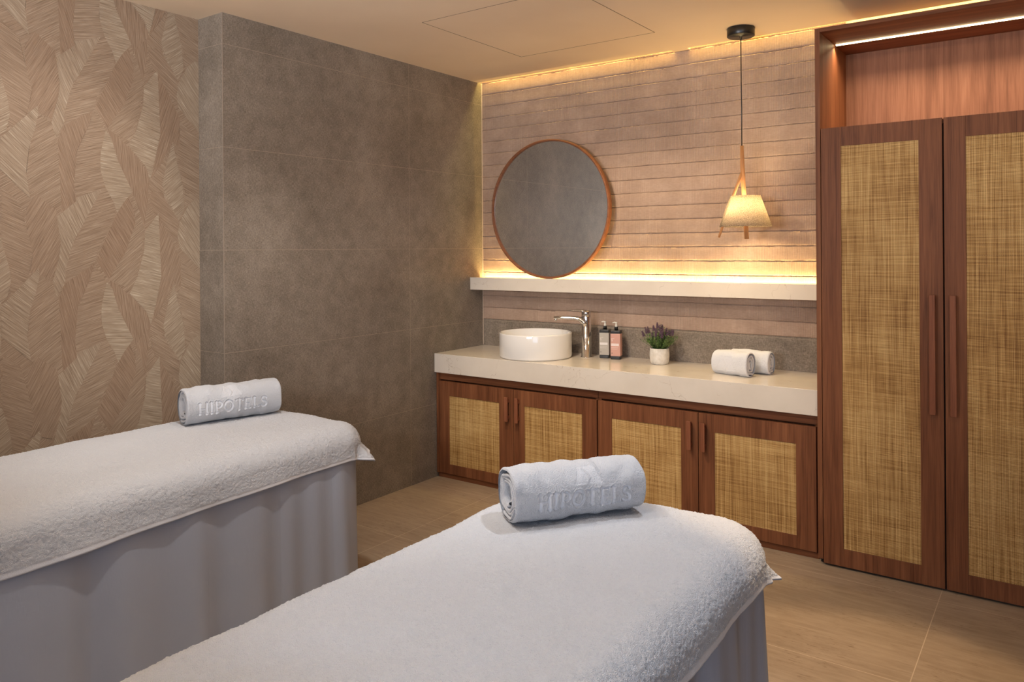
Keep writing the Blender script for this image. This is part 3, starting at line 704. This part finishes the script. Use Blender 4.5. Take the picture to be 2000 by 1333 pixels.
def roll_towel(name, loc, rz, L, W, Hh, label, group, word=None, mono=True, seed=1, turns=3.1, nx=300, nt=300, txt=(.22, .93), txtang=(0, 0), mat=None, th=.011, mono_at=.55, flip=False):
    """axis along local x; front faces local -y; seam underneath"""
    r_ = np.random.RandomState(seed)
    NT_ = nt
    def section(phi):
        # squashed round section with a flat underside, phi from 0 (=bottom) round the front (-y) to the top and back
        a, c = W/2, Hh/2
        y = -a*np.sign(np.sin(phi))*np.abs(np.sin(phi))**.86; z = c-c*np.sign(np.cos(phi))*np.abs(np.cos(phi))**.82
        return y, z
    verts = []
    # outer turn, dense
    s = np.linspace(0, L, nx+1); ph = np.linspace(-.35, 2*math.pi-.10, NT_+1)
    SS, PH = np.meshgrid(s, ph, indexing='xy')      # rows: phi
    Y, Z = section(PH)
    ny = Y.copy(); nz = Z-Hh/2; nn = np.hypot(ny/(W/2)**2, nz/(Hh/2)**2); ny = ny/(W/2)**2/nn; nz = nz/(Hh/2)**2/nn
    bul = noise1(nx+1, 22, r_)*.0012; bt = noise2(NT_+1, nx+1, 26, r_)*.0018
    fine = noise2(NT_+1, nx+1, 1, r_)*.00055
    endr = np.minimum(SS, L-SS); rnd = -.007*(1-np.sqrt(np.clip(1-(1-np.clip(endr/.008, 0, 1))**2, 0, 1)))
    off = bul[None, :]*.6+bt+rnd
    flat = np.zeros_like(off)
    if word or mono:
        # arc position measured along the front from the underside
        yy, zz = section(ph); arc = np.concatenate([[0], np.cumsum(np.hypot(np.diff(yy), np.diff(zz)))])
        ARC = np.broadcast_to(arc[:, None], SS.shape); sx_ = SS if not flip else L-SS
        if word:
            D, wl = sdf(word, np.zeros(1), np.zeros(1)); h = (txt[1]-txt[0])*L/wl
            a0 = np.interp(txtang[0], ph, arc)
            D, _ = sdf(word, (sx_-txt[0]*L)/h, (ARC-a0)/h); D = D*h
            k = sm((.0008-D)/.0014); off = off-k*.0048; flat = np.maximum(flat, k)
            ridge = np.exp(-((D-.0022)/.0018)**2); off = off+ridge*.0012
            mh = h*1.25; mb = a0+h*1.32
        else: mh = Hh*.62; mb = np.interp(txtang[0], ph, arc)
        if mono:
            U = (sx_-mono_at*L)/mh; Vv = (ARC-mb)/mh
            inside = (Vv > 0) & (Vv < 1)
            # bell-shaped badge: slanting sides, a flat recess split by a wavy S line
            half = .46+.34*np.clip(1-Vv, 0, 1)**1.6
            badge = sm((half-np.abs(U))/.05)*sm(Vv/.05)*sm((1-Vv)/.05)
            wave = np.abs(U+.05-.16*np.sin((Vv-.08)*2*math.pi*.92)*(.6+.4*Vv))-.03
            k2 = badge*sm(wave/.05)
            off = off-k2*.0016; flat = np.maximum(flat, k2*.4)
    off = off+fine*(1-flat*.8)
    Vt = np.stack([SS-L/2, Y+ny*off, np.maximum(Z+nz*off, .0008)], -1)
    o1 = grid_mesh('t', Vt, mat)
    # inner coils, coarser, slightly recessed at the ends
    def ribbon(t0, t1, inset, n=420, ins=None):
        ins = th*.44+.0068
        t = np.linspace(t0, t1, n); shrink = 1-(t/(2*math.pi))*(th/(min(W, Hh)/2))
        cy, cz = section(t); cy = cy*shrink; cz = Hh/2+(cz-Hh/2)*shrink
        wobv = 1+.05*np.sin(t*2.3+seed)+.04*np.sin(t*5.1+seed*2); cy = cy*wobv; cz = Hh/2+(cz-Hh/2)*wobv
        ty = np.gradient(cy); tz = np.gradient(cz); ln = np.hypot(ty, tz); nyv, nzv = tz/ln, -ty/ln
        cy = cy+ins*nyv; cz = cz+ins*nzv
        hw = th*.44
        prof = []
        for sg in (-1, 1): prof.append((cy+sg*hw*nyv, cz+sg*hw*nzv))
        x = [inset, inset+.0015, inset+.005]; xs_ = x+[L-q for q in x[::-1]]
        hs = [.35, .75, 1, 1, .75, .35]
        rows = []
        for xx, hh in zip(xs_, hs): rows.append(np.stack([np.full(n, xx-L/2), cy-hw*hh*nyv, cz-hw*hh*nzv], -1))
        for xx, hh in zip(xs_[::-1], hs[::-1]): rows.append(np.stack([np.full(n, xx-L/2), cy+hw*hh*nyv, cz+hw*hh*nzv], -1))
        rows.append(rows[0]); A = np.array(rows); A[..., 2] = np.maximum(A[..., 2], .001)
        return A
    me_objs = [o1]
    A = ribbon(2*math.pi*.55, 2*math.pi*turns, .002); me_objs.append(grid_mesh('t', A, mat))
    # outer sheet thickness band: same outline at the first turn
    A = ribbon(-.35, 2*math.pi*.6, .0005); me_objs.append(grid_mesh('t', A, mat))
    bm = bmesh.new()
    # keep 'flat' attribute through the join
    nv0 = len(o1.data.vertices)
    for ob in me_objs: bm.from_mesh(ob.data)
    me = bpy.data.meshes.new('cloth_roll'); bm.to_mesh(me); bm.free()
    at_ = me.attributes.new('flat', 'FLOAT', 'POINT'); vals = np.zeros(len(me.vertices), dtype=np.float32); vals[:nv0] = flat.reshape(-1); at_.data.foreach_set('value', vals)
    for ob in me_objs:
        mm = ob.data; bpy.data.objects.remove(ob); bpy.data.meshes.remove(mm)
    e = link(name, me, mat, None, True); e.location = loc; e.rotation_euler = (0, 0, rz)
    return tag(e, label, 'towel', group)

ZB = .752        # top of the covered beds
a2 = math.radians(54.6); c2 = Vector((-1.067, 1.806, 0))+Vector((-.815, .579, 0))*.066
roll_towel('rolled_towel', (c2.x, c2.y, ZB+.009), a2, .385, .155, .143, 'rolled white bath towel with embossed lettering on the nearer bed', 'rolled bath towels on the beds', 'HIPOTELS', True, 3, mat=M_TERRY, txt=(.17, .87), txtang=(1.22, 0), mono_at=.55)
a1 = math.radians(74.7); c1 = Vector((-2.936, 2.026, 0))+Vector((-.964, .264, 0))*.064
roll_towel('rolled_towel', (c1.x, c1.y, ZB+.011), a1, .41, .150, .150, 'rolled white bath towel with embossed lettering on the farther bed by the grey wall', 'rolled bath towels on the beds', 'HIPOTELS', True, 8, mat=M_TERRY, txt=(.11, .83), txtang=(1.22, 0), mono_at=.45)
roll_towel('rolled_hand_towel', (-1.443, 4.048, ZT), math.radians(-14), .215, .098, .128, 'rolled white hand towel on the worktop, the front one of the pair', 'rolled hand towels on the worktop', None, True, 5, turns=2.6, nx=150, nt=160, txtang=(1.0, 0), mat=M_TERRY_S, th=.012, mono_at=.42)
roll_towel('rolled_hand_towel', (-1.385, 4.178, ZT), math.radians(-9), .225, .098, .122, 'rolled white hand towel on the worktop, behind and right of the other', 'rolled hand towels on the worktop', None, False, 12, turns=2.5, nx=150, nt=160, mat=M_TERRY_S, th=.012)

# ------------------------------------------------------------------ massage beds
def rr_outline(hw, hl, rc, n):
    """rounded rectangle outline, arc-length sampled; returns points, normals"""
    segs = []; 
    per = 4*(hw-rc)+4*(hl-rc)+2*math.pi*rc
    pts = []; nor = []
    corners = [(hw-rc, hl-rc, 0), (-(hw-rc), hl-rc, 90), (-(hw-rc), -(hl-rc), 180), (hw-rc, -(hl-rc), 270)]
    L = []
    for i, (cx, cy, a0) in enumerate(corners):
        L.append(('a', cx, cy, a0, rc*math.pi/2))
        nx_, ny_, na = corners[(i+1) % 4]
        L.append(('l', cx+rc*math.cos(math.radians(a0+90)), cy+rc*math.sin(math.radians(a0+90)), a0+90, 2*((hw if i % 2 == 0 else hl)-rc)))
    for k in range(n):
        s_ = per*k/n
        for it in L:
            if s_ <= it[4]: break
            s_ -= it[4]
        if it[0] == 'a':
            a = math.radians(it[3])+s_/rc; pts.append((it[1]+rc*math.cos(a), it[2]+rc*math.sin(a))); nor.append((math.cos(a), math.sin(a)))
        else:
            a = math.radians(it[3]); pts.append((it[1]-math.sin(a)*s_, it[2]+math.cos(a)*s_)); nor.append((math.cos(a), math.sin(a)))
    return np.array(pts), np.array(nor), per
def massage_bed(cx, y0, y1, hw, rz, drop_side, drop_end, label, label_t, seed, rc=.19, end_drop_px=None):
    r_ = np.random.RandomState(seed)
    hl = (y1-y0)/2; cy = (y0+y1)/2
    e = empty('massage_bed', (cx, cy, 0), rz); tag(e, label, 'massage bed', 'white massage beds')
    # sheet hanging to the floor
    n = 1500; P, N, per = rr_outline(hw-.013, hl-.013, rc-.02, n)
    zs = np.concatenate([[.700, .735, .744], np.linspace(.680, .006, 46)])[3:]
    s_ = np.arange(n)/n*2*math.pi
    fold = np.zeros(n)
    for k in range(22):
        f_ = r_.randint(9, 46); fold += np.sin(s_*f_+r_.uniform(0, 6.28))*r_.uniform(.3, 1)/math.sqrt(f_/9)
    fold = fold/fold.std()
    sharp = np.abs(np.sin(s_*9+1.3+.8*np.sin(s_*3)))**.5
    rows = []
    amp = np.interp(zs, [0, .3, .6, .68], [.016, .011, .005, .001])
    # a pleat opening towards the floor
    for z, a in zip(zs, amp):
        pl = -.030*np.exp(-((s_-1.0*math.pi*1.52)/.006)**2)*0
        off = fold*a*.75+(sharp-.7)*a*.35+.018*(1-z/.68)
        rows.append(np.concatenate([P+N*off[:, None], np.full((n, 1), z)], 1))
    for ins_, z_ in ((.022, .690), (.036, .712), (.055, .728), (.09, .737)):
        P0, _, _ = rr_outline(hw-ins_, hl-ins_, max(.02, rc-ins_), n)
        rows.insert(0, np.concatenate([P0, np.full((n, 1), z_)], 1))
    rows.insert(0, np.concatenate([P0*0, np.full((n, 1), .737)], 1))
    V = np.array(rows).transpose(1, 0, 2)
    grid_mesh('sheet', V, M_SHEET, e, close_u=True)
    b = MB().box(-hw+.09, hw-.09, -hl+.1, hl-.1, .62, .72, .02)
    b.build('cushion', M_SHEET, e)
    for sx_ in (-1, 1):
        for sy_ in (-1, 1): MB().box(sx_*(hw-.15)-.02, sx_*(hw-.15)+.02, sy_*(hl-.25)-.02, sy_*(hl-.25)+.02, 0, .62).build('leg', M_WOOD, e)
    # terry cover: rectangular cloth laid over the rounded top
    rs = .085                                   # shoulder radius
    ihw, ihl, irc = hw-rs, hl-rs, max(.03, rc-rs)
    U = np.linspace(-(ihw+rs*1.57+drop_side-rs), ihw+rs*1.57+drop_side-rs, 300)
    Wv = np.linspace(-(ihl+rs*1.57+drop_end-rs), ihl+rs*1.57+drop_end-rs, 620)
    UU, VV = np.meshgrid(U, Wv, indexing='ij')
    qx, qy = np.abs(UU)-(ihw-irc), np.abs(VV)-(ihl-irc)
    mx, my = np.maximum(qx, 0), np.maximum(qy, 0)
    dist = np.hypot(mx, my)-irc                 # distance outside the inner outline
    hyp = np.maximum(np.hypot(mx, my), 1e-6)
    nx_, ny_ = np.sign(UU)*mx/hyp, np.sign(VV)*my/hyp
    d = np.maximum(dist, 0)
    bx, by = UU-nx_*d, VV-ny_*d
    ang = np.clip(d/rs, 0, math.pi/2-.06)
    over = np.maximum(d-rs*(math.pi/2-.06), 0)
    over = np.where(over > drop_side-rs+.005, drop_side-rs+.005+(over-drop_side+rs-.005)*.55, over)
    # corner excess folds outwards and flares
    corner = np.clip(mx*my/(hyp**2)*2, 0, 1)*(d > 0)
    th_ = np.arctan2(my, mx)
    flare = over*(.05+.46*corner**2*np.clip(over/.08, 0, 1))
    folds = corner*np.clip(over/.06, 0, 1)*.012*np.sin(th_*14+seed)
    X = rs*np.sin(ang)+over*math.sin(.06)+flare+folds
    Zd = rs*(1-np.cos(ang))+over*np.sqrt(np.clip(1-(.05+.46*corner**2)**2, .5, 1))
    puff = noise2(300, 620, 40, r_)*.0016+noise2(300, 620, 9, r_)*.0004
    fuzz = noise2(300, 620, 1, r_)*.0009+r_.randn(300, 620)*.0005
    hemU = np.minimum(np.abs(np.abs(UU)-U.max()), np.abs(np.abs(VV)-Wv.max()))
    hemflat = sm(1-(hemU-.012)/.006)
    wob = noise1(620, 40, r_)[None, :]*.006*np.clip(over/.1, 0, 1)
    nX, nZ = np.sin(ang), np.cos(ang)
    off = puff+fuzz*(1-hemflat)-hemflat*.0012
    Px = bx+nx_*(X+wob+off*nX); Py = by+ny_*(X+wob+off*nX); Pz = ZB-Zd+off*nZ+(.0015*(1-(UU/hw)**2))*(d <= 0)
    # slight extra sag along the near part of the hem
    droop = np.clip(over/.08, 0, 1)*(.012*np.sin((VV/hl)*2.2+seed)-.022*np.clip(-VV/hl, 0, 1))
    Pz = Pz+droop
    o = grid_mesh('terry_cover', np.stack([Px, Py, Pz], -1), M_TERRY)
    o.location = (cx, cy, 0); o.rotation_euler = (0, 0, rz)
    at_ = o.data.attributes.new('flat', 'FLOAT', 'POINT'); at_.data.foreach_set('value', hemflat.reshape(-1).astype(np.float32)*.95)
    sd = o.modifiers.new('thickness', 'SOLIDIFY'); sd.thickness = .0035; sd.offset = 1
    tag(o, label_t, 'towel', 'terry covers spread over the beds')
    # the stitched hem, a cord along the four edges
    path = np.concatenate([np.stack([Px[:, 0], Py[:, 0], Pz[:, 0]], 1)[::3], np.stack([Px[-1, :], Py[-1, :], Pz[-1, :]], 1)[::3], np.stack([Px[:, -1], Py[:, -1], Pz[:, -1]], 1)[::-3], np.stack([Px[0, :], Py[0, :], Pz[0, :]], 1)[::-3]])
    h = MB().tube([tuple(p) for p in path], .0026, 6).build('hem', M_SHEET, o)
    return e
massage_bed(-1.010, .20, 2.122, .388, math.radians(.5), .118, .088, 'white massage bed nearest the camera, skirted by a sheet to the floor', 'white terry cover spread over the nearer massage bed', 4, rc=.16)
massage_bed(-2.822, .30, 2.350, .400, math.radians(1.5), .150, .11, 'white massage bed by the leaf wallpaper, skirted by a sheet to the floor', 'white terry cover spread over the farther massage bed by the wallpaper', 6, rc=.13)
